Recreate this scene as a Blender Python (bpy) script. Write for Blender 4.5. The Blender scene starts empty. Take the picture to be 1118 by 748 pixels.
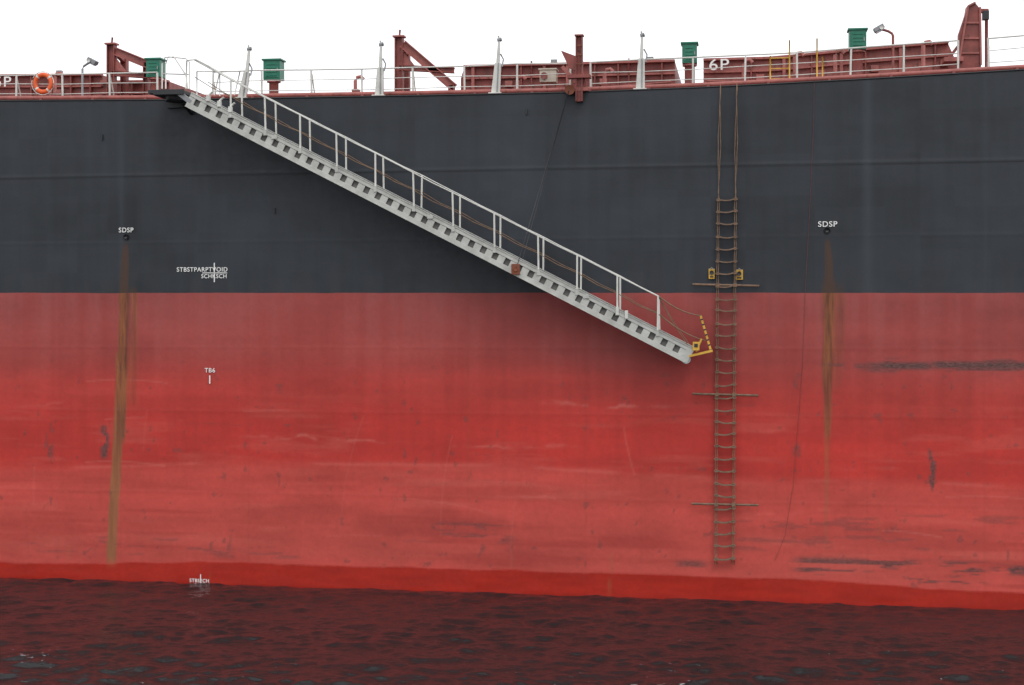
import bpy, math, random
import numpy as np
from mathutils import Vector, Matrix
random.seed(7); rng=np.random.default_rng(11)
scene=bpy.context.scene
# ------------------------------------------------------------------ survey
# ship frame: X along the hull, Y inboard (hull side = plane Y 0), Z above the water
F=1600.0; TH=math.atan(0.158); HC=8.2; DIST=40.0
D_=Vector((-math.sin(TH),math.cos(TH),0)); R_=Vector((math.cos(TH),math.sin(TH),0))
C_=Vector((-D_.x*DIST,-D_.y*DIST,HC))
def P(px,py,Y=0.0):
    """site survey: sighting angle -> real position on the plane Y=const"""
    a=(px-559)/F; b=(320-py)/F
    t=(Y-C_.y)/(D_.y+R_.y*a)
    return Vector((C_.x+t*(D_.x+R_.x*a),Y,C_.z+t*b))
def PX(px,Y=0.0): return P(px,320,Y).x
_top=[(-400,113),(0,110),(180,109),(450,104.5),(620,101),(780,95),(950,86),(1118,76),(1500,52)]
_tx=[P(*t).x for t in _top]; _tz=[P(*t).z for t in _top]
def ztop(x): return np.interp(x,_tx,_tz)
def zt(x): return float(ztop(x))

# ------------------------------------------------------------------ materials
def nt(name):
    m=bpy.data.materials.new(name); m.use_nodes=True
    t=m.node_tree; b=t.nodes["Principled BSDF"]; return m,t,b
def lnk(t,a,b): t.links.new(a,b)
def mixc(t,fac,a,b,mode='MIX'):
    n=t.nodes.new('ShaderNodeMix'); n.data_type='RGBA'; n.blend_type=mode
    for i,v in ((0,fac),(6,a),(7,b)):
        if hasattr(v,'is_output'): lnk(t,v,n.inputs[i])
        else: n.inputs[i].default_value=v if i==0 else (*v,1) if len(v)==3 else v
    return n.outputs[2]
def noise(t,scale,detail=4,rough=0.55,vec=None,sc=None):
    n=t.nodes.new('ShaderNodeTexNoise'); n.inputs['Scale'].default_value=scale
    n.inputs['Detail'].default_value=detail; n.inputs['Roughness'].default_value=rough
    if vec is not None:
        if sc:
            m=t.nodes.new('ShaderNodeMapping'); m.inputs['Scale'].default_value=sc
            lnk(t,vec,m.inputs[0]); lnk(t,m.outputs[0],n.inputs['Vector'])
        else: lnk(t,vec,n.inputs['Vector'])
    return n.outputs['Fac']
def ramp(t,v,a,b,c0=0.0,c1=1.0):
    n=t.nodes.new('ShaderNodeMapRange'); n.clamp=True
    for i,q in enumerate((a,b,c0,c1)): n.inputs[i+1].default_value=q
    lnk(t,v,n.inputs[0]); return n.outputs[0]
def paint(name,col,rough=0.5,var=0.25,rust=0.0,rustcol=(0.12,0.045,0.02),metal=0.0,scale=3.0):
    m,t,b=nt(name)
    tc=t.nodes.new('ShaderNodeNewGeometry').outputs['Position']
    n1=noise(t,scale,5,0.6,tc)
    c=mixc(t,ramp(t,n1,0.3,0.7),tuple(x*(1-var) for x in col),tuple(min(x*(1+var*0.6),0.95) for x in col))
    if rust>0:
        n2=noise(t,scale*1.7,6,0.7,tc,(1,1,0.45))
        c=mixc(t,ramp(t,n2,0.72-rust*0.3,0.80-rust*0.3),c,rustcol)
    lnk(t,c,b.inputs['Base Color']); b.inputs['Roughness'].default_value=rough; b.inputs['Metallic'].default_value=metal
    bp=t.nodes.new('ShaderNodeBump'); bp.inputs['Strength'].default_value=0.25; bp.inputs['Distance'].default_value=0.01
    lnk(t,noise(t,18,4,0.6,tc),bp.inputs['Height']); lnk(t,bp.outputs[0],b.inputs['Normal'])
    return m
M_white=paint('white_paint',(0.62,0.61,0.57),0.45,0.18,0.30,(0.30,0.17,0.09))
M_whiteclean=paint('white_marking',(0.80,0.80,0.78),0.5,0.06,0.0)
M_alu=paint('gangway_aluminium',(0.47,0.47,0.44),0.5,0.22,0.25,(0.25,0.18,0.12))
M_tread=paint('gangway_tread',(0.13,0.125,0.12),0.8,0.3,0.1)
M_dred=paint('deck_red_brown',(0.235,0.055,0.045),0.55,0.35,0.45,(0.11,0.04,0.03))
M_dred2=paint('faded_deck_red',(0.34,0.105,0.09),0.6,0.3,0.5,(0.17,0.06,0.045))
M_green=paint('green_paint',(0.012,0.16,0.10),0.45,0.2,0.12,(0.05,0.07,0.05))
M_yellow=paint('yellow_paint',(0.66,0.38,0.05),0.5,0.25,0.3)
M_black=paint('black_paint',(0.02,0.021,0.024),0.5,0.3,0.1)
M_rope=paint('manila_rope',(0.20,0.125,0.08),0.9,0.35,0.0,scale=8)
M_wood=paint('wood_rung',(0.20,0.125,0.085),0.8,0.4,0.2,(0.11,0.06,0.04),scale=8)
M_orange=paint('lifebuoy_orange',(0.75,0.11,0.02),0.5,0.12,0.0)
M_wire=paint('steel_wire',(0.04,0.04,0.045),0.6,0.2,0.0)
M_oldrope=paint('old_rope',(0.19,0.06,0.05),0.9,0.3,0.0)
M_grey=paint('grey_steel',(0.25,0.26,0.27),0.5,0.2,0.1)
M_glass=paint('lamp_glass',(0.5,0.55,0.6),0.15,0.1,0.0)
M_rust=paint('rust',(0.20,0.06,0.03),0.8,0.4,0.3)
M_deck=paint('deck_paint',(0.20,0.06,0.05),0.7,0.3,0.3)

# ------------------------------------------------------------------ mesh builder
class Obj:
    def __init__(s,name): s.name=name; s.v=[]; s.f=[]; s.mi=[]; s.mats=[]; s.sm=[]
    def m(s,mat):
        if mat not in s.mats: s.mats.append(mat)
        return s.mats.index(mat)
    def add(s,vs,fs,mat,smooth=False):
        o=len(s.v); s.v+= [tuple(v) for v in vs]; k=s.m(mat)
        for f in fs: s.f.append(tuple(i+o for i in f)); s.mi.append(k); s.sm.append(smooth)
    def box(s,c,size,mat,M=None):
        c=Vector(c); h=[q/2 for q in size]; vs=[]
        for x in(-1,1):
            for y in(-1,1):
                for z in(-1,1):
                    p=Vector((x*h[0],y*h[1],z*h[2]))
                    vs.append(c+((M@p) if M else p))
        s.add(vs,[(0,1,3,2),(4,6,7,5),(0,4,5,1),(2,3,7,6),(0,2,6,4),(1,5,7,3)],mat)
    def prism(s,poly,y0,y1,mat):
        """polygon in XZ extruded Y"""
        n=len(poly); vs=[(p[0],y0,p[1]) for p in poly]+[(p[0],y1,p[1]) for p in poly]
        fs=[tuple(range(n)),tuple(range(2*n-1,n-1,-1))]+[(i,i+n,(i+1)%n+n,(i+1)%n) for i in range(n)]
        s.add(vs,fs,mat)
    def beam(s,a,b,w,d,mat,w2=None):
        """rect beam from a to b, w = width in XZ-plane, d = depth along Y"""
        a=Vector(a); b=Vector(b); e=(b-a).normalized()
        yv=Vector((0,1,0)); 
        if abs(e.dot(yv))>0.95: yv=Vector((0,0,1))
        n=e.cross(yv).normalized(); q=n.cross(e).normalized(); w2=w if w2 is None else w2
        vs=[]
        for p,ww in((a,w),(b,w2)):
            for i,j in((-1,-1),(1,-1),(1,1),(-1,1)): vs.append(p+n*i*ww/2+q*j*d/2)
        s.add(vs,[(0,3,2,1),(4,5,6,7),(0,1,5,4),(1,2,6,5),(2,3,7,6),(3,0,4,7)],mat)
    def ibeam(s,a,b,w,d,mat,th=0.03):
        """I-section: web in XZ plane seen from the side, flanges on both edges"""
        a=Vector(a); b=Vector(b); e=(b-a).normalized(); n=e.cross(Vector((0,1,0))).normalized()
        s.beam(a,b,w-2*th,th,mat)
        for k in(-1,1): s.beam(a+n*k*(w-th)/2,b+n*k*(w-th)/2,th,d,mat)
    def tube(s,pts,r,mat,n=8,cap=True,r2=None):
        pts=[Vector(p) for p in pts]; L=len(pts); vs=[]; fs=[]
        for i,p in enumerate(pts):
            e=(pts[min(i+1,L-1)]-pts[max(i-1,0)]).normalized()
            u=Vector((0,0,1)) if abs(e.z)<0.9 else Vector((1,0,0))
            a=e.cross(u).normalized(); b=e.cross(a)
            rr=r if r2 is None else r+(r2-r)*i/(L-1)
            for k in range(n):
                t=2*math.pi*k/n; vs.append(p+a*math.cos(t)*rr+b*math.sin(t)*rr)
        for i in range(L-1):
            for k in range(n): fs.append((i*n+k,i*n+(k+1)%n,(i+1)*n+(k+1)%n,(i+1)*n+k))
        if cap: fs.append(tuple(range(n))); fs.append(tuple(range((L-1)*n,L*n))[::-1])
        s.add(vs,fs,mat,True)
    def build(s,bevel=0.0,parent=None):
        me=bpy.data.meshes.new(s.name); me.from_pydata(s.v,[],s.f)
        for m in s.mats: me.materials.append(m)
        me.polygons.foreach_set('material_index',s.mi); me.polygons.foreach_set('use_smooth',s.sm)
        me.update()
        o=bpy.data.objects.new(s.name,me); scene.collection.objects.link(o)
        if bevel>0:
            b=o.modifiers.new('bevel','BEVEL'); b.width=bevel; b.segments=1; b.limit_method='ANGLE'; b.angle_limit=math.radians(50)
        if parent: o.parent=parent
        return o
def empty(name):
    e=bpy.data.objects.new(name,None); scene.collection.objects.link(e); return e
def text(body,x,z,h,Y,mat,parent,name,align='CENTER',sx=1.0):
    cu=bpy.data.curves.new(name,'FONT'); cu.body=body; cu.size=h*1.4; cu.align_x=align; cu.align_y='CENTER'
    cu.extrude=0.002; cu.space_character=1.12; cu.offset=0.0018
    o=bpy.data.objects.new(name,cu); scene.collection.objects.link(o)
    o.location=(x,Y,z); o.rotation_euler=(math.radians(90),0,0); o.scale=(sx,1,1); cu.materials.append(mat); o.parent=parent
    return o

# ------------------------------------------------------------------ numpy noise
def vnoise(x,y,seed):
    r=np.random.default_rng(seed).random((256,256))
    xi=np.floor(x).astype(int); yi=np.floor(y).astype(int); fx=x-xi; fy=y-yi
    fx=fx*fx*(3-2*fx); fy=fy*fy*(3-2*fy)
    g=lambda a,b:r[a%256,b%256]
    return (g(xi,yi)*(1-fx)+g(xi+1,yi)*fx)*(1-fy)+(g(xi,yi+1)*(1-fx)+g(xi+1,yi+1)*fx)*fy
def fbm(x,y,seed,o=4):
    s=0;a=1;t=0
    for i in range(o): s=s+a*vnoise(x*2**i,y*2**i,seed+i*13); t+=a; a*=0.5
    return s/t
def sst(v,a,b):
    t=np.clip((v-a)/(b-a),0,1); return t*t*(3-2*t)
def grid_mesh(name,X,Y,Z,flip=False):
    nr,nc=X.shape; me=bpy.data.meshes.new(name)
    co=np.stack([X,Y,Z],-1).reshape(-1,3).astype(np.float32)
    idx=np.arange(nr*nc).reshape(nr,nc)
    q=np.stack([idx[:-1,:-1],idx[:-1,1:],idx[1:,1:],idx[1:,:-1]],-1).reshape(-1,4)
    if flip: q=q[:,::-1]
    nf=len(q); me.vertices.add(len(co)); me.vertices.foreach_set('co',co.ravel())
    me.loops.add(nf*4); me.loops.foreach_set('vertex_index',q.ravel().astype(np.int32))
    me.polygons.add(nf); me.polygons.foreach_set('loop_start',(np.arange(nf)*4).astype(np.int32))
    me.polygons.foreach_set('use_smooth',np.ones(nf,bool)); me.update(calc_edges=True); me.validate()
    return me

# ------------------------------------------------------------------ ship hull
ship=empty('cargo_ship')
xs=np.concatenate([np.linspace(-90,-17,40)[:-1],np.arange(-17,17,0.035),np.linspace(17,70,30)])
ZB=8.2
zr=np.concatenate([np.arange(-1.6,-0.2,0.2),np.arange(-0.2,11,0.04),np.linspace(11,14.0,74)])
U,W=np.meshgrid(xs,zr)
W=np.where(W>11,11+(W-11)*(ztop(U)-11)/3.0,W)
# --- plate seams, dents
seamz=[P(559,184).z, P(559,245).z-0.4, 6.7, 4.9, 2.6]
seamx=[PX(v) for v in (-120,132,272,511,640,700,947,1075,1240)]
Yd=np.zeros_like(U); seam=np.zeros_like(U)
for k,z0 in enumerate(seamz):
    g=np.exp(-((W-z0-0.004*(U))/0.035)**2)*(0.8 if k==0 else 0.35); Yd-=0.010*g; seam=np.maximum(seam,g*.6)
for k,x0 in enumerate(seamx):
    g=np.exp(-((U-x0)/0.03)**2)*0.35; Yd-=0.007*g; seam=np.maximum(seam,g)
Yd+=0.016*(fbm(U*0.5,W*0.8,3,3)-0.5)
fr=0.5+0.5*np.cos(U*2*np.pi/0.82); Yd+=0.004*fr*(0.3+fbm(U*0.3,W*0.5,8,2))
fine=(np.abs(U)<17)
Yd=np.where(fine,Yd,0)
# --- colour of the red boot-topping (linear albedo)
stops=[(-2,(.50,.020,.010)),(0.9,(.49,.068,.053)),(2.0,(.48,.062,.048)),(3.30,(.50,.058,.044)),(3.60,(.45,.030,.022)),(4.6,(.45,.029,.021)),
       (5.8,(.42,.038,.030)),(6.6,(.345,.050,.043)),(8.3,(.295,.054,.048))]
wob=(fbm(U*0.16,W*0.0+3.3,21,3)-0.5)*1.1
tide=W-np.interp(U,[PX(0),PX(260),PX(540),PX(800),PX(1118)],[-0.22,0.02,0.05,-0.15,-0.3])-wob*0.35*np.exp(-((W-3.5)/1.2)**2)
zz=[s[0] for s in stops]
col=np.stack([np.interp(tide,zz,[s[1][i] for s in stops]) for i in range(3)],-1)
def mulc(mask,c):
    global col
    col=col*(1-mask[...,None])+np.array(c)*mask[...,None]
# blotches and streaks
b1=fbm(U*0.55,W*0.8,31,5); b2=fbm(U*4.5,W*0.16,41,4); b3=fbm(U*0.45,W*5.0,51,5); b4=fbm(U*2.2,W*2.6,61,5)
b5=fbm(U*0.18,W*2.2,66,4)
col*= (1+0.34*(b1-0.5)+0.20*(b2-0.5)*sst(W,1.0,4.5)+0.12*(b4-0.5)+0.34*(b5-.5))[...,None]
# chalky fade towards top with vertical runs
ch=sst(b2*0.5+b1*0.5,0.42,0.66)*sst(W,4.8,7.8)*0.30; mulc(ch,(.29,.082,.074))
dk=sst(fbm(U*2.0,W*0.12,71,3),0.45,0.75)*sst(W,3.0,6.5)*0.22; mulc(dk,(.29,.028,.022))
# pale horizontal salt scuffs below
sc=sst(b3,0.50,0.75)*sst(W,0.5,1.0)*(1-sst(W,4.2,6.0))*sst(fbm(U*0.35,W*0.7,81,3),0.38,0.62)
mulc(sc*0.22,(.58,.13,.10))
ds=sst(fbm(U*0.3,W*5,91,4),0.48,0.75)*(1-sst(W,2.6,3.9))*sst(fbm(U*0.3,W*0.8,95,3),0.38,0.62)
mulc(ds*0.5,(.34,.034,.027))
# rubbed darker ovals
for (px,py,rx,ry,a) in ((475,572,2.4,0.42,.55),(330,560,1.6,0.3,.3),(600,600,1.8,.3,.35),(1000,585,2.2,.35,.35),(690,590,1.2,.3,.35),(180,575,2.2,.3,.25)):
    p=P(px,py); d=np.sqrt(((U-p.x)/rx)**2+((W-p.z)/ry)**2)+ (b4-0.5)*0.5
    mulc(sst(-d,-1.2,-0.6)*a*(0.2+1.1*fbm(U*0.6,W*9,101,4)),(.30,.034,.028))
# bright tide line
tl=np.exp(-((tide-3.45)/0.05)**2)*sst(fbm(U*0.6,W*0+9,111,3),0.3,0.6)*0.4; mulc(tl,(.60,.12,.095))
for (xa,xb,py,a) in ((280,420,478,.30),(610,720,442,.34),(470,620,486,.22),(30,90,441,.12),(560,620,545,.15),(820,900,560,.12),(840,900,473,.15)):
    p=P(xa,py); q=P(xb,py)
    g=np.exp(-((W-p.z-0.05*np.sin(U*1.3+xa)-0.22*(b4-0.5))/0.04)**2)*sst(U,p.x-0.8,p.x+.6)*(1-sst(U,q.x-.6,q.x+0.8))
    mulc(g*a*sst(fbm(U*2.5,W*4,120,3),0.3,0.65),(.66,.22,.18))
rough=0.42+0.25*(b1-0.5)
# rust streaks
rust=np.zeros_like(U)
def streak(x0,z0,x1,z1,w0,w1,a,fade=0.5,seed=5):
    global rust
    t=np.clip((z0-W)/(z0-z1),0,1); cx=x0+(x1-x0)*t+0.07*(fbm(W*0.5,W*0+seed,seed,3)-0.5)
    w=(w0+(w1-w0)*t)*(0.75+0.5*fbm(W*1.1,W*0+seed,seed+7,3)); d=np.abs(U-cx)
    m=(1-sst(d,w*0.50,w*1.0))*sst(z0-W,0,0.25)*(1-sst(-W,-z1-0.25,-z1+0.3))
    m*=(0.55+0.85*fbm(U*12,W*0.35,seed+3,4))*(1-fade*t)
    rust=np.maximum(rust,np.clip(m*a,0,1))
l0=P(138,262); l1=P(121,612); s1=P(135,322)
streak(l0.x,l0.z,s1.x,s1.z-0.3,0.09,0.20,1.0,-.2,5)
streak(s1.x+.02,s1.z+.25,P(131,500).x,P(131,480).z,0.21,0.19,1.2,0.1,9)
streak(s1.x-0.03,s1.z-1.5,l1.x,0.55,0.19,0.18,1.1,0.0,15)
streak(P(141,300).x,P(0,310).z,P(142,430).x,P(0,440).z,0.28,0.34,0.62,0.4,25)
r0=P(904,257)
streak(r0.x,r0.z,r0.x+.02,P(903,330).z,0.07,0.18,0.9,-.2,35)
streak(r0.x+.02,P(903,300).z,r0.x,P(903,480).z,0.21,0.12,1.15,0.35,45)
streak(r0.x+.12,P(903,305).z,r0.x+.18,P(903,420).z,0.40,0.26,0.55,0.6,46)
streak(r0.x,P(903,430).z,r0.x-.05,P(903,600).z,0.10,0.05,0.5,0.5,47)
for (px,py,ln,a) in ((511,330,5,.08),(665,628,.5,.9),(667,600,.7,.35),(229,620,.4,.3),(960,560,.7,.3),(75,590,.6,.3),(560,600,.5,.25),(420,640,.2,.5),(290,640,.2,.4)):
    p=P(px,py); streak(p.x,p.z,p.x,p.z-ln,0.05,0.07,a,0.5,px)
# scrapes down to old coats / bare steel
scr=np.zeros_like(U)
def scrape(pxa,pxb,pya,pyb,a,fx,fz,th,seed):
    global scr
    p=P(pxa,pya); q=P(pxb,pyb)
    x0,x1=p.x,q.x; z1,z0=P((pxa+pxb)/2,pya).z,P((pxa+pxb)/2,pyb).z
    ex=min(0.3,(x1-x0)*.3); ez=min(0.08,(z1-z0)*.35)
    m=sst(U,x0-ex,x0+ex)*(1-sst(U,x1-ex,x1+ex))*sst(W,z0-ez,z0+ez)*(1-sst(W,z1-ez,z1+ez))
    m*=sst(fbm(U*fx,W*fz,seed,4),th,th+0.10); scr=np.maximum(scr,m*a)
scrape(955,1020,395.5,403.5,1.0,2.5,12,.10,201)
scrape(1015,1180,395,403,1.0,1.2,9,.24,221)
scrape(945,1180,392,407,.8,1.5,9,.46,222)
scrape(900,955,397,403,.6,2,9,.40,202)
scrape(870,1075,611,636,.85,0.9,9,.52,203)
scrape(1085,1140,618,628,.9,1.2,9,.42,204)
scrape(110,119,465,500,.9,9,3,.42,205)
scrape(183,188,478,500,.7,9,3,.47,206)
scrape(856,864,488,530,.7,9,3,.48,207)
scrape(866,874,485,515,.6,9,3,.52,208)
scrape(1014,1022,488,535,.9,9,3,.44,209)
scrape(440,560,570,592,.50,1.1,9,.56,210)
scrape(740,770,612,620,.7,2,9,.42,211)
scrape(50,58,472,500,.6,9,3,.47,212)
scrape(240,252,582,606,.5,9,3,.55,213)
scrape(0,330,585,606,.4,1.1,9,.60,214)
scrape(800,1118,560,608,.35,1.1,8,.62,216)
nk=sst(fbm(U*5,W*4,221,4),0.765,0.79)*(1-sst(W,5.5,7.2)); scr=np.maximum(scr,nk*.4)
# thin hair scratches
for i in range(40):
    x0=rng.uniform(-15,15); z0=rng.uniform(0.8,6.0); ln=rng.uniform(0.3,1.8); an=rng.normal(0,0.10) if rng.random()<0.6 else math.pi/2+rng.normal(0,0.12)
    dx,dz=math.cos(an),math.sin(an); s=(U-x0)*dx+(W-z0)*dz; t=-(U-x0)*dz+(W-z0)*dx+0.05*s*s
    m=np.exp(-(t/0.022)**2)*(np.abs(s)<ln)*rng.uniform(.10,.30)
    if rng.random()<0.4: mulc(m,(.60,.17,.14))
    else: scr=np.maximum(scr,m*0.8*sst(b4,0.35,0.6))
mulc(seam*0.38*(W<ZB),(.27,.038,.032))
# wet band above the water
bandz=np.interp(U,[PX(0),PX(250),PX(500),PX(700),PX(900),PX(1118)],[.42,.58,.63,.66,.60,.42])+0.12*(fbm(U*0.5,U*0,301,3)-0.5)+.03*(fbm(U*3,U*0,302,3)-.5)
wet=1-sst(W,bandz-0.03,bandz+0.03)
mulc(wet*0.93,(.38,.019,.009)); scr*= (1-0.8*wet); rust*=(1-0.4*wet)
col*=(1-wet[...,None]*0.35*(fbm(U*1.2,W*6,311,3)[...,None]-.3))
vg=1-sst(W,-0.05,0.06)+0; mulc(vg*0.6,(.28,.012,.006))
# black topside
blk=np.stack([np.full_like(U,v) for v in (.0230,.0272,.0345)],-1)
blocks=vnoise(np.floor(U/0.9)+.0,np.floor(W/0.55)+.0,401)*0.5+vnoise(np.floor(U/2.7)+.0,np.floor((W+.2)/1.1)+.0,402)*0.5
bs=fbm(U*4,W*0.25,411,4); bb=fbm(U*0.4,W*0.6,421,4)
blk*=(1+0.34*(blocks-0.5)+0.40*(bs-0.5)+0.6*(bb-0.5)+0.12*(b4-.5))[...,None]
m=(seam*0.22)[...,None]; blk=blk*(1-m)+np.array((.045,.05,.055))*m
for k,z0 in ((0,seamz[0]),):
    g=(np.exp(-((W-z0-0.004*U+.045)/0.02)**2)*.6)[...,None]; blk=blk*(1-g)+np.array((.008,.009,.011))*g
for (px,a,w) in ((947,.55,.12),(132,.3,.1),(1075,.2,.1),(560,.2,.5)):
    g=(np.exp(-((U-PX(px))/w)**2)*a*(0.4+0.8*bs))[...,None]; blk=blk*(1-g)+np.array((.042,.05,.062))*g
low=(sst(-W,-9.3,-8.2)*sst(fbm(U*3,W*1.2,441,4),0.42,0.75)*0.4)[...,None]; blk=blk*(1-low)+np.array((.036,.035,.038))*low
me=grid_mesh('hull_side',U,Yd,W)
def addcol(nm,c,a):
    at=me.attributes.new(nm,'FLOAT_COLOR','POINT')
    at.data.foreach_set('color',np.concatenate([np.clip(c,0,1),a[...,None]],-1).reshape(-1).astype(np.float32))
addcol('red_coat',col,wet); addcol('black_coat',blk,np.clip(rough,0,1)); addcol('wear',np.stack([rust,scr,seam],-1),np.ones_like(U))
hull=bpy.data.objects.new('hull_side',me); scene.collection.objects.link(hull); hull.parent=ship
m,t,b=nt('hull_paint')
def attr(n):
    a=t.nodes.new('ShaderNodeAttribute'); a.attribute_name=n; return a
ar,ab,aw=attr('red_coat'),attr('black_coat'),attr('wear')
pos=t.nodes.new('ShaderNodeNewGeometry').outputs['Position']
sep=t.nodes.new('ShaderNodeSeparateXYZ'); lnk(t,pos,sep.inputs[0])
edge=noise(t,0.9,4,0.6,pos); 
ma=t.nodes.new('ShaderNodeMath'); ma.operation='MULTIPLY_ADD'; lnk(t,edge,ma.inputs[0]); ma.inputs[1].default_value=0.05; lnk(t,sep.outputs['Z'],ma.inputs[2])
isb=ramp(t,ma.outputs[0],ZB+0.024,ZB+0.034)
base=mixc(t,isb,ar.outputs['Color'],ab.outputs['Color'])
f1=noise(t,7,6,0.6,pos); base=mixc(t,1.0,base,mixc(t,ramp(t,f1,0.3,0.7),(.92,.92,.92),(1.07,1.07,1.07)),'MULTIPLY')
f2=noise(t,30,4,0.7,pos,(1,1,.35)); base=mixc(t,1.0,base,mixc(t,ramp(t,f2,0.3,0.7),(.97,.97,.97),(1.03,1.03,1.03)),'MULTIPLY')
sw=t.nodes.new('ShaderNodeSeparateColor'); lnk(t,aw.outputs['Color'],sw.inputs[0])
f3=noise(t,6,4,0.6,pos,(1,1,.10))
rc=mixc(t,ramp(t,f3,0.38,0.64),(.10,.032,.014),(.29,.095,.032))
rc=mixc(t,ramp(t,sep.outputs['Z'],2.5,6.0),mixc(t,0.5,rc,(.38,.15,.065)),rc)
rcb=mixc(t,isb,rc,(.060,.030,.020))
mm=t.nodes.new('ShaderNodeMath'); mm.operation='MULTIPLY'; lnk(t,sw.outputs[0],mm.inputs[0]); mm.inputs[1].default_value=0.95; mm.use_clamp=True
base=mixc(t,mm.outputs[0],base,rcb)
f4=noise(t,26,5,0.7,pos,(.35,1,1))
dc=mixc(t,ramp(t,f4,0.4,0.7),(.065,.030,.030),(.20,.08,.07))
base=mixc(t,sw.outputs[1],base,dc)
lnk(t,base,b.inputs['Base Color']); b.inputs['Specular IOR Level'].default_value=.38
rr=mixc(t,ar.outputs['Alpha'],(.52,.52,.52),(.2,.2,.2)); r2=mixc(t,ramp(t,f1,0.3,0.7),(.85,.85,.85),(1.2,1.2,1.2))
lnk(t,mixc(t,1.0,rr,r2,'MULTIPLY'),b.inputs['Roughness'])
bp=t.nodes.new('ShaderNodeBump'); bp.inputs['Strength'].default_value=0.35; bp.inputs['Distance'].default_value=0.02
n5=noise(t,2.2,4,0.5,pos); lnk(t,n5,bp.inputs['Height']); lnk(t,bp.outputs[0],b.inputs['Normal'])
me.materials.append(m)
# deck, far side, ends
dk_=Obj('deck'); X=[-90,-40,-17,-8,0,4,8,12,17,40,70]
for a,c in zip(X[:-1],X[1:]):
    za,zc=zt(a),zt(c)
    dk_.add([(a,0.01,za-.02),(c,0.01,zc-.02),(c,26,zc-.02),(a,26,za-.02)],[(0,1,2,3)],M_deck)
    dk_.add([(a,26,-1.6),(c,26,-1.6),(c,26,zc-.02),(a,26,za-.02)],[(3,2,1,0)],M_black)
for x in(-90,70): dk_.add([(x,0,-1.6),(x,26,-1.6),(x,26,zt(x)-.02),(x,0,zt(x)-.02)],[(0,1,2,3)],M_black)
dk_.build(parent=ship)
# sheer-strake lip along the deck edge
lip=Obj('sheer_lip')
XX=np.arange(-40,40,1.0)
lip.tube([(x,-0.005,zt(x)+0.0) for x in XX],0.022,M_black,6); lip.build(parent=ship)
pipe=Obj('deck_edge_pipe'); pipe.tube([(x,0.42,zt(x)+.13) for x in XX],0.06,M_dred2,8)
for x in np.arange(-39.5,39,1.6): pipe.box((x,0.42,zt(x)+.05),(.08,.16,.14),M_dred)
pipe.build(parent=ship)
# painted hull markings
YT=-0.026
def T(s,px,py,hpx,name,sx=1.0):
    p=P(px,py); return text(s,p.x,p.z,hpx/40,YT,M_whiteclean,ship,name,sx=sx)
T('SDSP',138,251.5,5.4,'drain_label',1.0); T('SDSP',903.5,245,5.8,'drain_label',1.05)
T('STBSTPARPTVOID',221,294.5,5,'frame_label',.98); T('SCHKSCH',234,301.8,4.6,'frame_label',.98)
T('TB6',229.5,404.5,5.0,'tug_label'); T('STBSECH',218,634.0,4.0,'frame_label',.95)
mk=Obj('hull_marks')
def line(x0,y0,x1,y1,w): mk.beam(P(x0,y0,YT-.004),P(x1,y1,YT-.004),w,.003,M_whiteclean)
line(234,287,234,308,.03); line(221,298,248,298,.022); line(229,410,229,419,.035)
line(219,627,219,639,.025); line(209,637.3,229,637.3,.022)
for px,py in((138,259),(903,252)):
    c=P(px,py); mk.tube([(c.x,-.03,c.z),(c.x,-.012,c.z)],.085,M_black,14); mk.tube([(c.x,-.05,c.z+.0),(c.x,-.03,c.z)],.05,M_black,12)
for (px,py) in((575,122),(112,150),(300,230)):
    c=P(px,py); mk.box((c.x,-.03,c.z),(.03,.04,.16),M_black)
mk.build(parent=ship)

# ------------------------------------------------------------------ railing
def railtop(x):
    kx=[-400,0,310,620,850,1000,1118,1500]; ky=[84,82,77,69,59,48,38,10]
    return float(np.interp(x,[PX(a,0.6) for a in kx],[P(a,c,0.6).z for a,c in zip(kx,ky)]))
def railing(name,xa,xb,mat=M_white,step=1.42):
    o=Obj(name); n=max(2,int(round((xb-xa)/step))+1); X=np.linspace(xa,xb,n)
    for f,r in((1.0,.022),(.66,.013),(.33,.013)):
        o.tube([(x,.6+random.uniform(-.012,.012),zt(x)+(railtop(x)-zt(x))*f+random.uniform(-.02,.02)) for x in X],r,mat,6)
    for i,x in enumerate(X):
        o.beam((x,.6,zt(x)-.02),(x+random.uniform(-.03,.03),.6,railtop(x)),.05,.035,mat)
        if i%2==0: o.beam((x,.62,zt(x)+.75),(x,1.0,zt(x)-.02),.03,.03,mat)
    return o.build()
railing('ship_railing',-38,PX(172,.6)); railing('ship_railing',PX(232,.6),PX(622,.6)); railing('ship_railing',PX(645,.6),PX(1046,.6)); railing('ship_railing',PX(1080,.6),36)

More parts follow.
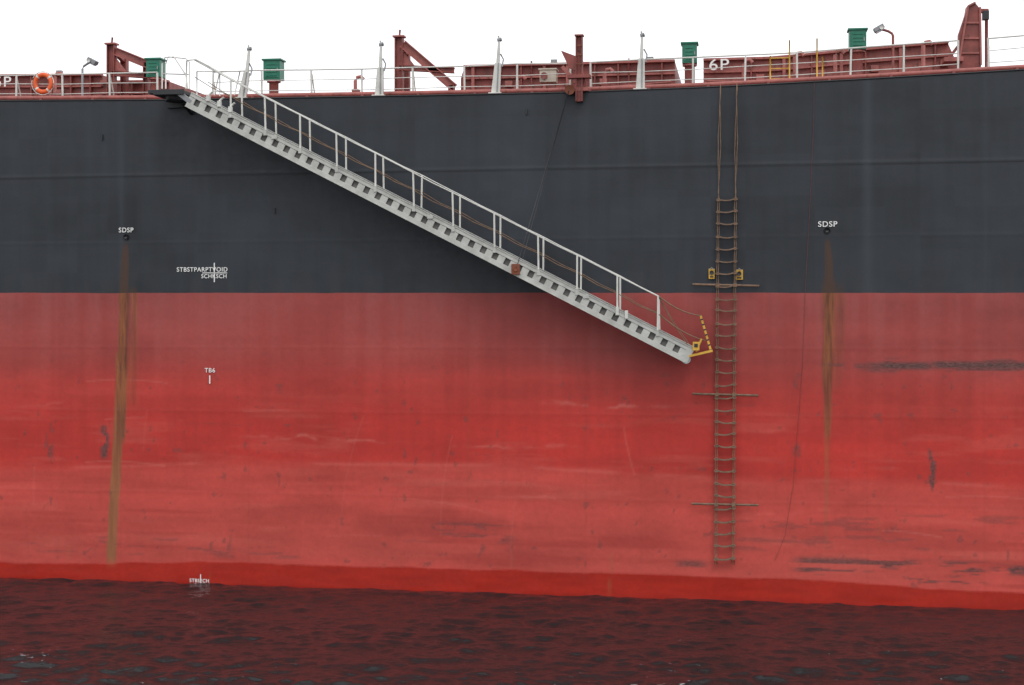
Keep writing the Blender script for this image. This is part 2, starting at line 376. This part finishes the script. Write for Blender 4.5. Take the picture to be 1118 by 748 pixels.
# ------------------------------------------------------------------ hatch coamings
def coaming(name,pts,Y,depth,mat,label=None,lx=0,lz=0,lh=.3):
    """pts: top profile as sighted; wall with stiffeners, top flange and cap rail"""
    e=empty(name); o=Obj('wall')
    top=[P(a,c,Y) for a,c in pts]
    poly=[(top[0].x,zt(top[0].x)-.03)]+[(p.x,p.z) for p in top]+[(top[-1].x,zt(top[-1].x)-.03)]
    o.prism(poly,Y,Y+depth,mat)
    for a,c in zip(top[:-1],top[1:]):
        if abs(c.x-a.x)>0.6:
            o.beam(a+Vector((0,-.06,.0)),c+Vector((0,-.06,.0)),.07,.22,M_dred2)
            o.beam(a+Vector((0,-.04,-.36)),c+Vector((0,-.04,-.36)),.045,.14,M_dred2)
            n=int(abs(c.x-a.x)/.62)
            for i in range(n):
                f=(i+.5+random.uniform(-.12,.12))/n; p=a.lerp(c,f); z0=zt(p.x)
                if label and abs(p.x-lx)<.45: continue
                w=.045 if i%3 else .09
                o.beam((p.x,Y-.07,z0),(p.x,Y-.07,p.z-.03),w,.13,M_dred if i%3 else M_dred2)
                if i%4==1: o.box((p.x+.25,Y-.08,p.z-.55),(.22,.14,.18),M_dred2)
                if i%5==2: o.tube([(p.x+.3,Y-.1,z0),(p.x+.3,Y-.1,p.z+.10)],.03,M_dred,6)
                if i%6==3: o.box((p.x+.28,Y-.1,p.z+.07),(.18,.12,.12),M_grey if i%4 else M_white)
    o.tube([top[0]+Vector((.1,-.2,-.62)),top[-1]+Vector((-.1,-.2,-.62))],.035,M_dred2,6)
    o.build(0.006,e)
    if label: text(label,lx,lz,lh,Y-.24,M_whiteclean,e,'cargo_tank_number',sx=1.2)
    return e
c=P(7,91,3.0)
coaming('hatch_coaming',[(-420,85),(-150,84),(112,82),(112,90),(185,89)],3.0,10,M_dred,'5P',c.x,c.z,.32)
coaming('hatch_coaming',[(503,86),(507,73),(610,70.5),(737,67)],2.6,10,M_dred)
c=P(785,72.5,2.6)
coaming('hatch_coaming',[(768,66),(840,64),(905,58),(960,53),(1035,47),(1046,72)],2.6,10,M_dred2,'6P',c.x,c.z,.32)
coaming('hatch_coaming',[(1300,35),(1560,15)],3.0,10,M_dred)

# ------------------------------------------------------------------ davits / posts
def Pv(px,py,Y): return P(px,py,Y)
def frame_davit(x0,ytop,ybase,x1,y1,Y,ymid):
    o=Obj('hose_davit'); w=.24
    a=Pv(x0,ybase,Y); a.z=zt(a.x)-.02; bt=Pv(x0,ytop,Y)
    o.ibeam(a,bt,w,.22,M_dred); o.box((bt.x,Y,bt.z+.02),(.34,.30,.05),M_dred2)
    o.tube([bt,bt+Vector((.02,0,.22))],.03,M_dred,6)
    s=Pv(x0+4,ytop+7,Y); e=Pv(x1,y1,Y)
    o.ibeam(s,e,.24,.2,M_dred2)
    h0=Pv(x0,ymid,Y); h1=Pv(x1,ymid+3,Y); o.ibeam(h0,h1,.16,.16,M_dred)
    f=Pv(x1-3,y1-3,Y); o.ibeam((f.x,Y,zt(f.x)),f,.17,.18,M_dred)
    o.prism([(h0.x+.1,h0.z+.05),(h0.x+.45,h0.z+.05),(h0.x+.1,h0.z+.5)],Y-.015,Y+.015,M_dred2)
    o.ibeam((a.x,Y+.9,a.z),(bt.x,Y+.9,bt.z-.25),.2,.2,M_dred); o.beam(bt+Vector((0,0,-.15)),bt+Vector((0,.9,-.35)),.12,.12,M_dred)
    return o.build(.004)
frame_davit(122,49,108,163,71,1.5,80)
frame_davit(436,41,100,496,96,1.5,74)
# tapered boat-crane post at right
o=Obj('crane_post'); Y=1.6
q=lambda a,c:(P(a,c,Y).x,P(a,c,Y).z)
bz=zt(PX(1060))-.02
o.prism([(q(1046,0)[0],bz),(q(1046,66)[0],q(0,66)[1]),(q(1056,8)[0],q(1056,8)[1]),(q(1064,4)[0],q(1064,4)[1]),(q(1069,10)[0],q(1069,10)[1]),(q(1069,60)[0],q(1069,60)[1]),(q(1072,0)[0],bz)],Y-.12,Y+.12,M_dred)
for pl in ([(1046,70),(1056,8)],[(1056,8),(1064,4)],[(1069,9),(1070,72)]):
    o.beam(P(*pl[0],Y),P(*pl[1],Y),.05,.38,M_dred2)
for yy in(25,42,58): o.beam(P(1052-(yy-25)*.12,yy,Y-.14),P(1069,yy,Y-.14),.05,.05,M_dred2)
o.beam(P(1066,12,Y),P(1079,12,Y),.10,.14,M_dred); o.box(P(1076,17,Y),(.16,.2,.24),M_black)
o.tube([P(1077,14,Y),Vector((PX(1077,Y),Y,bz))],.045,M_dred,8)
o.box(P(1040,66,Y),(.5,.5,.12),M_dred2); o.beam(P(1034,66,Y),P(1048,48,Y),.08,.1,M_dred)
o.build(.004)
# gangway wire davit standing on the deck edge
o=Obj('gangway_hoist_post'); Y=-.02
a=P(632.5,111,-.12); bt=P(632.5,39,-.12)
o.ibeam(a,bt,.19,.2,M_dred); o.box(bt,(.24,.26,.04),M_dred2)
o.box(P(632.5,84,-.12),(.62,.3,.09),M_dred); o.prism([(P(613,72).x,P(0,72).z),(P(629,78).x,P(0,78).z),(P(629,93).x,P(0,93).z),(P(622,90).x,P(0,90).z)],-.16,-.06,M_dred)
o.beam(P(614,73,-.1),P(629,90,-.1),.1,.16,M_dred2); o.tube([P(622,98,-.24),P(622,98,.05)],.13,M_rust,14)
o.beam(P(640,98,-.05),P(634,74,-.05),.07,.1,M_dred); o.beam((a.x,.5,zt(a.x)),(a.x,-.1,zt(a.x)+1.1),.1,.1,M_dred)
o.box((a.x,.2,zt(a.x)+.06),(.5,.7,.1),M_dred2)
for z in(50,60,70): o.beam(P(629,z,-.24),P(636,z,-.24),.03,.02,M_rust)
o.build(.004)
# ------------------------------------------------------------------ green hose boxes
def hose_box(px,y0,y1,w,Y=1.2,base=None):
    o=Obj('green_hose_box'); p=P(px,(y0+y1)/2,Y); h=abs(P(px,y0,Y).z-P(px,y1,Y).z); ww=w/40.0
    o.box(p,(ww,.42,h),M_green); o.box((p.x,Y,p.z+h/2+.02),(ww+.08,.5,.05),M_green)
    o.box((p.x,Y-.215,p.z-.02),(ww-.1,.02,h-.14),M_green)
    for i in range(4): o.box((p.x,Y-.232,p.z-h*.3+i*h*.19),(ww-.18,.02,.02),M_green)
    o.box((p.x+ww*.36,Y-.24,p.z),(.03,.03,.1),M_grey)
    z0=zt(p.x); zb=p.z-h/2
    o.tube([(p.x,Y,z0),(p.x,Y,zb)],.14,M_dred,12); o.tube([(p.x,Y,zb-.06),(p.x,Y,zb)],.2,M_dred2,12)
    o.tube([(p.x,Y,z0),(p.x,Y,z0+.06)],.24,M_dred,12)
    return o.build(.006)
hose_box(170,66,85,17); hose_box(299,67,88,20); hose_box(753,49,70,16); hose_box(936,34,55,18)
# ------------------------------------------------------------------ white stanchions
def stanchion(px,ytop,lean):
    o=Obj('white_deck_stanchion'); Y=.35; b0=P(px-lean,105,Y); b0.z=zt(b0.x); m_=P(px-lean*.3,ytop+24,Y); t_=P(px,ytop,Y)
    o.beam(b0,m_,.25,.10,M_white,.17); o.beam(m_,t_,.10,.07,M_white,.06)
    o.beam(b0+Vector((.05,-.07,0)),m_+Vector((.02,-.05,0)),.03,.06,M_grey)
    o.tube([t_+Vector((-.05,0,.02)),t_+Vector((.07,0,.05))],.055,M_grey,10)
    o.tube([t_+Vector((0,0,0)),t_+Vector((-.02,0,.14))],.025,M_white,8)
    o.tube([m_+Vector((.07,0,.25)),m_+Vector((.15,0,.1)),m_+Vector((.11,0,-.1))],.022,M_grey,6)
    o.box(b0+Vector((0,0,.04)),(.36,.3,.07),M_white)
    return o.build(.005)
stanchion(272,55,8); stanchion(416,50,2); stanchion(545,45,4); stanchion(701,40,2)
# ------------------------------------------------------------------ floodlights
def flood(pxp,pxh,yh,Y=1.0):
    o=Obj('deck_floodlight'); b0=Vector((PX(pxp,Y),Y,0)); b0.z=zt(b0.x)
    e=P(pxp,yh+8,Y); h=P(pxh,yh,Y); s=1 if h.x>b0.x else -1
    o.tube([b0,e,e+Vector((s*.03,0,.06)),e+Vector((s*.12,0,.12)),h+Vector((0,0,-.02))],.035,M_dred if s<0 else M_grey,8)
    Mx=Matrix.Rotation(math.radians(28*s),3,'Y')
    o.box(h+Vector((s*.06,0,.0)),(.28,.24,.12),M_grey,Mx); o.box(h+Vector((s*.03,-.0,-.075)),(.23,.2,.03),M_glass,Mx)
    o.tube([h+Vector((0,-.15,0)),h+Vector((0,.15,0))],.045,M_white,8)
    return o.build(.01)
flood(90,99,67); flood(975,962,31)
o=Obj('deck_vent_pipe')
for px,yt_ in((60,84),(388,88),(565,88),(660,80),(812,70),(868,62),(912,60),(1008,50)):
    x=PX(px,1.5); z=P(px,yt_,1.5).z
    o.tube([(x,1.5,zt(x)),(x,1.5,z),(x+.05,1.5,z+.09),(x+.16,1.5,z+.11),(x+.24,1.5,z+.03)],.055,M_dred2,8); o.box((x+.02,1.5,zt(x)+.35),(.2,.2,.12),M_dred)
o.build()
M_cream=paint('cream_paint',(0.50,0.44,0.36),0.5,0.25,0.5)
o=Obj('deck_valve_box'); p=P(599,84,1.4)
o.box(p,(.46,.4,.34),M_cream); o.box((p.x,1.4,p.z+.19),(.52,.46,.04),M_cream); o.tube([(p.x-.1,1.18,p.z),(p.x-.1,1.14,p.z)],.09,M_dred,12)
for s in(-1,1): o.box((p.x+s*.2,1.4,(p.z+zt(p.x))/2-.1),(.05,.05,p.z-zt(p.x)-.2),M_dred)
o.build(.006)
# ------------------------------------------------------------------ yellow ladders
def ydl(pa,pb,yt_,Y=.5,rungs=True,yb=None):
    o=Obj('yellow_access_ladder')
    for px,yy in((pa,yt_),(pb,yb or yt_)):
        b0=Vector((PX(px,Y),Y,0)); b0.z=zt(b0.x); o.tube([b0,P(px,yy,Y)],.022,M_yellow,6)
    z=zt(PX(pa)); zt_=P(pa,yt_,Y).z
    if rungs:
        k=z+.2
        while k<zt_: o.tube([(PX(pa,Y),Y,k),(PX(pb,Y),Y,k)],.016,M_yellow,6); k+=.28
    o.build()
ydl(841,862,61,yb=44); ydl(892,898,42,rungs=False,yb=62)
# ------------------------------------------------------------------ lifebuoy
o=Obj('lifebuoy'); c=P(47,91,.52); vs=[];N=32;K=10
for i in range(N):
    a=2*math.pi*i/N
    for k in range(K):
        q_=2*math.pi*k/K; rr=.25+.065*math.cos(q_); vs.append((c.x+rr*math.cos(a),.52+.055*math.sin(q_),c.z+rr*math.sin(a)))
ff=[(i*K+k,i*K+(k+1)%K,((i+1)%N)*K+(k+1)%K,((i+1)%N)*K+k) for i in range(N) for k in range(K)]
o.add(vs,[f for j,f in enumerate(ff) if (j//K)%8!=3],M_orange,True); o.add(vs,[f for j,f in enumerate(ff) if (j//K)%8==3],M_white,True)
o.tube([(c.x+.34*math.cos(a),.5,c.z+.34*math.sin(a)) for a in np.linspace(0,2*math.pi,25)],.012,M_white,5)
o.build()

# ------------------------------------------------------------------ gangway (accommodation ladder)
gw=empty('boarding_gangway')
YN,YF=-1.25,-.33
A=P(206,108.5,YN); B=P(752,388,YN); L=(B-A).length; e=(B-A).normalized(); n=Vector((-e.z,0,e.x)); 
if n.z<0: n=-n
def G(s,h,Y): p=A+e*s+n*h; return Vector((p.x,Y,p.z))
o=Obj('stringers')
pitch=.357; N=int(L/pitch); H=.40
for Y,mt in((YN,M_alu),(YF,M_alu)):
    o.beam(G(0,H/2-.05,Y),G(L,H/2-.05,Y),.10,.07,mt); o.beam(G(0,-H/2+.058,Y),G(L,-H/2+.058,Y),.116,.07,mt)
    o.beam(G(0,H/2+.008,Y-.0),G(L,H/2+.008,Y),.018,.11,mt); o.beam(G(0,-H/2-.008,Y),G(L,-H/2-.008,Y),.018,.11,mt)
    for i in range(N+1):
        s=min(i*pitch+.09,L-.10); o.beam(G(s-.10,0,Y),G(s+.10,0,Y),H-.214,.05,mt)
    o.beam(G(L-.12,0,Y),G(L+.05,0,Y),H,.075,mt)
o.build(.004,gw)
o=Obj('treads')
for i in range(N):
    s=i*pitch+.268; c=G(s,-.0,(YN+YF)/2)
    o.box(c+Vector((0,0,.02)),(.26,YF-YN-.08,.025),M_tread); o.box(c+Vector((.12,0,-.03)),(.02,YF-YN-.08,.1),M_tread)
    for Y in(YN+.045,YF-.045):
        o.beam(G(s-.13,-.005,Y),G(s+.13,-.005,Y),H-.12,.008,M_tread)
    if i%3==0: o.beam(G(s,-H/2+.05,YN+.04),G(s,-H/2+.05,YF-.04),.05,.05,M_tread)
o.add([G(.1,-H/2+.03,YN+.04),G(L-.1,-H/2+.03,YN+.04),G(L-.1,-H/2+.03,YF-.04),G(.1,-H/2+.03,YF-.04)],[(0,1,2,3)],M_tread)
o.build(0,gw)
o=Obj('handrails')
def onstr(px,Y):
    x=PX(px,YN); s=(x-A.x-n.x*H/2)/e.x; return G(s,H/2,Y)
posts=[213,252,290,328,368,410,452,495,540,588,630,674,718]
HR=.95
tops=[]
for Y in(YN,YF):
    tp=[]
    for i,px in enumerate(posts):
        b0=onstr(px,Y)+Vector((0,0,-.05)); h=HR if i>0 else .99
        jx=random.uniform(-.025,.025); tpp=b0+Vector((jx,0,h)); tp.append(tpp)
        if i>0: o.beam(b0,tpp,.045,.03,M_white)
        if i>0: o.box(b0+Vector((0,-.04 if Y==YN else .04,-.02)),(.09,.03,.14),M_alu)
    pts=[]
    for a_,b_ in zip(tp[:-1],tp[1:]): pts+=[a_,(a_+b_)/2+Vector((0,0,random.uniform(-.015,.0)))]
    o.tube(pts+[tp[-1]],.016,M_white,8); tops.append(tp)
    mid=[]
    for a_,b_ in zip(tp[:-1],tp[1:]):
        mid.append(a_+Vector((0,0,-.46))); q_=(a_+b_)/2; mid.append(q_+Vector((0,0,-.49-random.uniform(0,.02))))
    mid.append(tp[-1]+Vector((0,0,-.46))); o.tube(mid,.011,M_rope,5)
    e0=tp[-1]; e1=P(766,345,Y); pts=[e0.lerp(Vector((e1.x,Y,e1.z)),f)+Vector((0,0,-.10*math.sin(math.pi*f))) for f in np.linspace(0,1,8)]
    o.tube(pts,.014,M_rope,5)
    e0=tp[-1]+Vector((0,0,-.46)); e1=P(770,372,Y); o.tube([e0.lerp(e1,f)+Vector((0,0,-.10*math.sin(math.pi*f))) for f in np.linspace(0,1,8)],.012,M_rope,5)
    e0=tp[-1]; e1=G(L-.1,H/2,Y); o.tube([e0.lerp(e1,f)+Vector((0,0,-.05*math.sin(math.pi*f))) for f in np.linspace(0,1,6)],.010,M_rope,5)
o.build(0,gw)
# foot end frame
o=Obj('foot_frame')
for Y in(YN,YF):
    a=P(765,345,Y); b_=P(776.5,384,Y)
    o.beam(a,b_,.055,.05,M_yellow)
    for i in range(7): o.beam(a.lerp(b_,(i+.55)/7),a.lerp(b_,(i+.85)/7),.062,.056,M_black)
    o.beam(P(752,389,Y),P(778,383,Y),.06,.08,M_yellow)
o.tube([P(776,383,YN),P(776,383,YF)],.035,M_yellow,8); o.tube([P(765,345,YN),P(765,345,YF)],.025,M_yellow,8)
p=P(760,378,YN-.06); o.box(p,(.17,.12,.22),M_yellow); o.box(p+Vector((0,-.07,.02)),(.09,.02,.09),M_black)
o.beam(P(760,384,YN),P(766,370,YN),.05,.05,M_yellow)
o.tube([P(749,392,YN-.03),P(749,392,YF+.03)],.12,M_grey,14)
o.build(.004,gw)
o=Obj('fittings')
o.box(P(563,294,YN-.06),(.22,.07,.28),M_rust); o.tube([P(563,294,YN-.14),P(563,294,YF+.1)],.05,M_rust,10)
for k in(-1,1): o.beam(P(683-4+k*5,346+k*2,YN-.06),P(683-4+k*5,337+k*2,YN-.06),.08,.06,M_white)
for px in(228,240,252): 
    b0=onstr(px,YN); o.box(b0+Vector((0,-.03,.08)),(.1,.1,.16),M_white); o.tube([b0+Vector((0,-.03,.16)),b0+Vector((.12,-.03,.26))],.03,M_white,6)
for px in (300,470,640):
    b0=onstr(px,YN); o.box(b0+Vector((0,-.05,-.06)),(.16,.03,.1),M_alu)
o.build(.004,gw)
# head platform / turntable
o=Obj('head_platform')
z=P(188,100,YN).z
xa,xb=PX(171,-.7),PX(207,-.7)
o.box(((xa+xb)/2,-.68,z),(xb-xa,1.25,.10),M_black); o.tube([((xa+xb)/2+.15,-.68,z-.2),((xa+xb)/2+.15,-.68,z-.05)],.36,M_black,18)
o.box(((xa+xb)/2,-.02,z-.12),(xb-xa-.1,.14,.35),M_black); o.beam((xb-.2,-.68,z-.22),(xb-.2,0.0,z-.45),.1,.1,M_black)
o.beam((xb-.1,YN,z-.03),G(.1,-.05,YN),.14,.06,M_grey); o.beam((xb-.1,YF,z-.03),G(.1,-.05,YF),.14,.06,M_grey)
o.box(((xa+xb)/2+.12,-1.32,z-.02),(.9,.03,.14),M_black)
o.build(.006,gw)
o=Obj('head_rails')
for Y in(-1.25,-.1):
    pt=[P(177,97,Y),P(177,70,Y),P(180,63,Y),P(190,62,Y),P(203,82,Y),P(205,97,Y)] if Y<-1 else [P(181,97,Y),P(181,70,Y),P(184,62,Y),P(203,64,Y),P(207,68,Y),P(207,97,Y)]
    o.tube(pt,.02,M_white,8)
    o.tube([pt[0]+Vector((0,0,.42)),pt[-1]+Vector((0,0,.40))],.014,M_white,6)
o.tube([P(204,66,YN),P(214,65,YN),P(224,70,YN),tops[0][1]],.018,M_white,8)
o.tube([P(204,66,YF),P(212,65,YF),P(226,72,YF),tops[1][1]],.018,M_white,8)
o.tube([P(204,66,YN),P(203,97,YN)],.02,M_white,8)
for (a,b2) in ((215,240),(240,262)):
    o.tube([P(a,78,.2),P(b2,78,.2)],.018,M_white,6); o.tube([P(a,78,.2),P(a,105,.2)],.018,M_white,6); o.tube([P(b2,78,.2),P(b2-6,104,.2)],.018,M_white,6)
o.build(0,gw)
# hoist wire
o=Obj('hoist_wire'); a=P(621,99,-.26); b_=P(564,292,YN-.1)
o.tube([a.lerp(b_,f) for f in(0,.5,1)],.011,M_wire,6); a2=P(621,99,-.2); b2=P(568,292,YF)
o.tube([a2,b2],.010,M_wire,6); o.build(0,gw)

# ------------------------------------------------------------------ pilot ladder
pl=empty('pilot_ladder')
o=Obj('side_ropes'); Yp=-.16
def lx(side,py):
    return float(np.interp(py,[90,215,300,450,615],([786.5,784.5,783.5,782.5,781.5] if side<0 else [804.5,803,802.5,801.5,800.5])))
ys=[218+i*13.5 for i in range(30)]
for side in(-1,1):
    for k in(-1,1):
        pts=[]
        e0=P(lx(side,90),94,0); pts.append(Vector((e0.x,.5,zt(e0.x)+.02))); pts.append(Vector((e0.x,0.0,zt(e0.x)+.06)))
        for py in np.linspace(97,612,60):
            q_=P(lx(side,py),py,Yp); d=.022*k if py>214 else .012*k+0.02*k*math.sin(py*.05)
            pts.append(q_+Vector((d+.006*math.sin(py*.21+side),0,0)))
        o.tube(pts,.012,M_rope,6)
    q_=P(lx(side,612),612,Yp); o.tube([q_+Vector((-.03,0,0)),q_+Vector((-.02,0,-.1)),q_+Vector((.03,0,-.09)),q_+Vector((.03,0,.0))],.014,M_rope,6)
o.build(0,pl)
o=Obj('rungs')
for i,py in enumerate(ys):
    a=P(lx(-1,py),py+random.uniform(-1.1,1.1),Yp); b_=P(lx(1,py),py+random.uniform(-1.1,1.1),Yp)
    ext=Vector((.06,0,0)); c0=(a+b_)/2
    seg=[a-ext,a+Vector((.05,0,0)),a.lerp(b_,.3)+Vector((0,0,-.02)),c0+Vector((0,0,-.028)),a.lerp(b_,.7)+Vector((0,0,-.02)),b_-Vector((.05,0,0)),b_+ext]
    for u,v in zip(seg[:-1],seg[1:]): o.beam(u,v,.034,.115,M_wood)
    for q_ in(a,b_):
        o.box(q_+Vector((0,-.0,.028)),(.075,.13,.022),M_rope); o.box(q_+Vector((0,0,-.028)),(.07,.12,.02),M_rope)
for py,x0,x1 in((311.5,756,829),(431,756,828),(551,755,828)):
    a=P(x0,py-1,Yp-.02); b_=P(x1,py+random.uniform(0,2),Yp-.02)
    o.tube([a,a.lerp(b_,.5),b_],.030,M_wood,8)
    for sd in(-1,1): o.box(P(lx(sd,py),py,Yp-.02),(.10,.12,.09),M_rope)
o.build(.003,pl)
def magnet(px,py,w):
    o=Obj('yellow_ladder_magnet'); c=P(px,py,-.05); o.box(c,(w,.07,.27),M_yellow); 
    o.tube([c+Vector((0,-.07,.03)),c+Vector((0,-.035,.03))],.055,M_black,12); o.box(c+Vector((0,-.045,-.08)),(w*.6,.02,.035),M_black)
    o.tube([c+Vector((-.05,-.06,.12)),c+Vector((0,-.09,.17)),c+Vector((.05,-.06,.12))],.012,M_grey,5); o.build(.01)
magnet(777,299,.16); magnet(807,300,.20)
# ------------------------------------------------------------------ man rope
o=Obj('hanging_rope')
P3=[P(a,c,-.03) for a,c in [(889,90),(888,140),(884,230),(879,320),(876,400),(871,470),(866,530),(857,585),(846,612)]]
P3=[Vector((P3[0].x,.5,P3[0].z-.25))]+P3
o.tube(P3,.0045,M_oldrope,5); o.build()

# ------------------------------------------------------------------ water
wx=np.concatenate([-np.geomspace(4000,19,26),np.arange(-18,18,.06),np.geomspace(19,4000,26)])
wy=np.concatenate([-np.geomspace(4000,14.5,26),np.arange(-14,.3,.05),np.geomspace(.6,4000,16)])
WX,WY=np.meshgrid(wx,wy); Z=np.zeros_like(WX)
for i in range(90):
    lam=np.exp(rng.uniform(math.log(.22),math.log(1.9))); k=2*math.pi/lam; th=rng.normal(math.radians(95),.65)
    amp=.0032*lam**0.8
    ph=k*(WX*math.cos(th)+WY*math.sin(th))+rng.uniform(0,6.28)+1.2*fbm(WX*.5,WY*.5,500+i%5,2)*3
    Z+=amp*(np.sin(ph)+.25*np.cos(2*ph))
Z*=(0.35+1.2*fbm(WX*.3,WY*.5,600,3))*(1+.25*sst(-WY,2,9))
mask=((np.abs(WX)<18.2)&(WY>-14.2)&(WY<.32)); Z=np.where(mask,Z,0)
wm=grid_mesh('water',WX,WY,Z); wo=bpy.data.objects.new('water',wm); scene.collection.objects.link(wo)
m,t,b=nt('sea_water'); pos=t.nodes.new('ShaderNodeNewGeometry').outputs['Position']
fm=noise(t,3.6,7,.74,pos,(.75,1.6,1)); fm2=noise(t,.28,3,.5,pos)
sep=t.nodes.new('ShaderNodeSeparateXYZ'); lnk(t,pos,sep.inputs[0])
mu=t.nodes.new('ShaderNodeMath'); mu.operation='MULTIPLY_ADD'; lnk(t,fm2,mu.inputs[0]); mu.inputs[1].default_value=.40; lnk(t,fm,mu.inputs[2])
mu2=t.nodes.new('ShaderNodeMath'); mu2.operation='MULTIPLY'; lnk(t,ramp(t,mu.outputs[0],.865,.915),mu2.inputs[0]); lnk(t,ramp(t,sep.outputs['Y'],-3.5,-7.5),mu2.inputs[1])
glint_foam=mu2.outputs[0]  # pale specks: sky glints off steep wavelets and whitecaps, painted into the water colour
lnk(t,mixc(t,glint_foam,(.014,.013,.014),(.36,.42,.44)),b.inputs['Base Color']); lnk(t,ramp(t,glint_foam,0,1,.06,.6),b.inputs['Roughness']); b.inputs['IOR'].default_value=1.34
bp=t.nodes.new('ShaderNodeBump'); bp.inputs['Strength'].default_value=.65; bp.inputs['Distance'].default_value=.045
lnk(t,noise(t,7,5,.6,pos,(.8,1.3,1)),bp.inputs['Height']); lnk(t,bp.outputs[0],b.inputs['Normal'])
wm.materials.append(m)

# ------------------------------------------------------------------ sky + sun
w=bpy.data.worlds.new('World'); scene.world=w; w.use_nodes=True; t=w.node_tree
bg=t.nodes['Background']; sk=t.nodes.new('ShaderNodeTexSky'); sk.sky_type='NISHITA'; sk.sun_disc=False
EL,AZ=math.radians(52),math.radians(160)
sk.sun_elevation=EL; sk.sun_rotation=AZ
hs=t.nodes.new('ShaderNodeHueSaturation'); hs.inputs['Saturation'].default_value=.15; t.links.new(sk.outputs[0],hs.inputs['Color'])
cl=mixc(t,.8,hs.outputs[0],(11.3,11.5,11.8)); t.links.new(cl,bg.inputs['Color']); bg.inputs['Strength'].default_value=.13
sd=bpy.data.lights.new('sun','SUN'); sd.energy=.8; sd.angle=math.radians(20); sd.color=(1,.96,.9)
so=bpy.data.objects.new('sun',sd); scene.collection.objects.link(so)
dirv=Vector((math.sin(AZ)*math.cos(EL),math.cos(AZ)*math.cos(EL),math.sin(EL)))
so.rotation_euler=dirv.to_track_quat('Z','Y').to_euler()
# ------------------------------------------------------------------ camera
cd=bpy.data.cameras.new('camera'); cd.sensor_width=36; cd.sensor_fit='HORIZONTAL'; cd.lens=F/1118*36; cd.clip_end=9000
cd.shift_y=-54/1118
co=bpy.data.objects.new('camera',cd); scene.collection.objects.link(co); co.location=C_; co.rotation_euler=(math.radians(90),0,TH)
scene.camera=co
scene.view_settings.view_transform='Standard'; scene.view_settings.look='None'; scene.view_settings.exposure=0
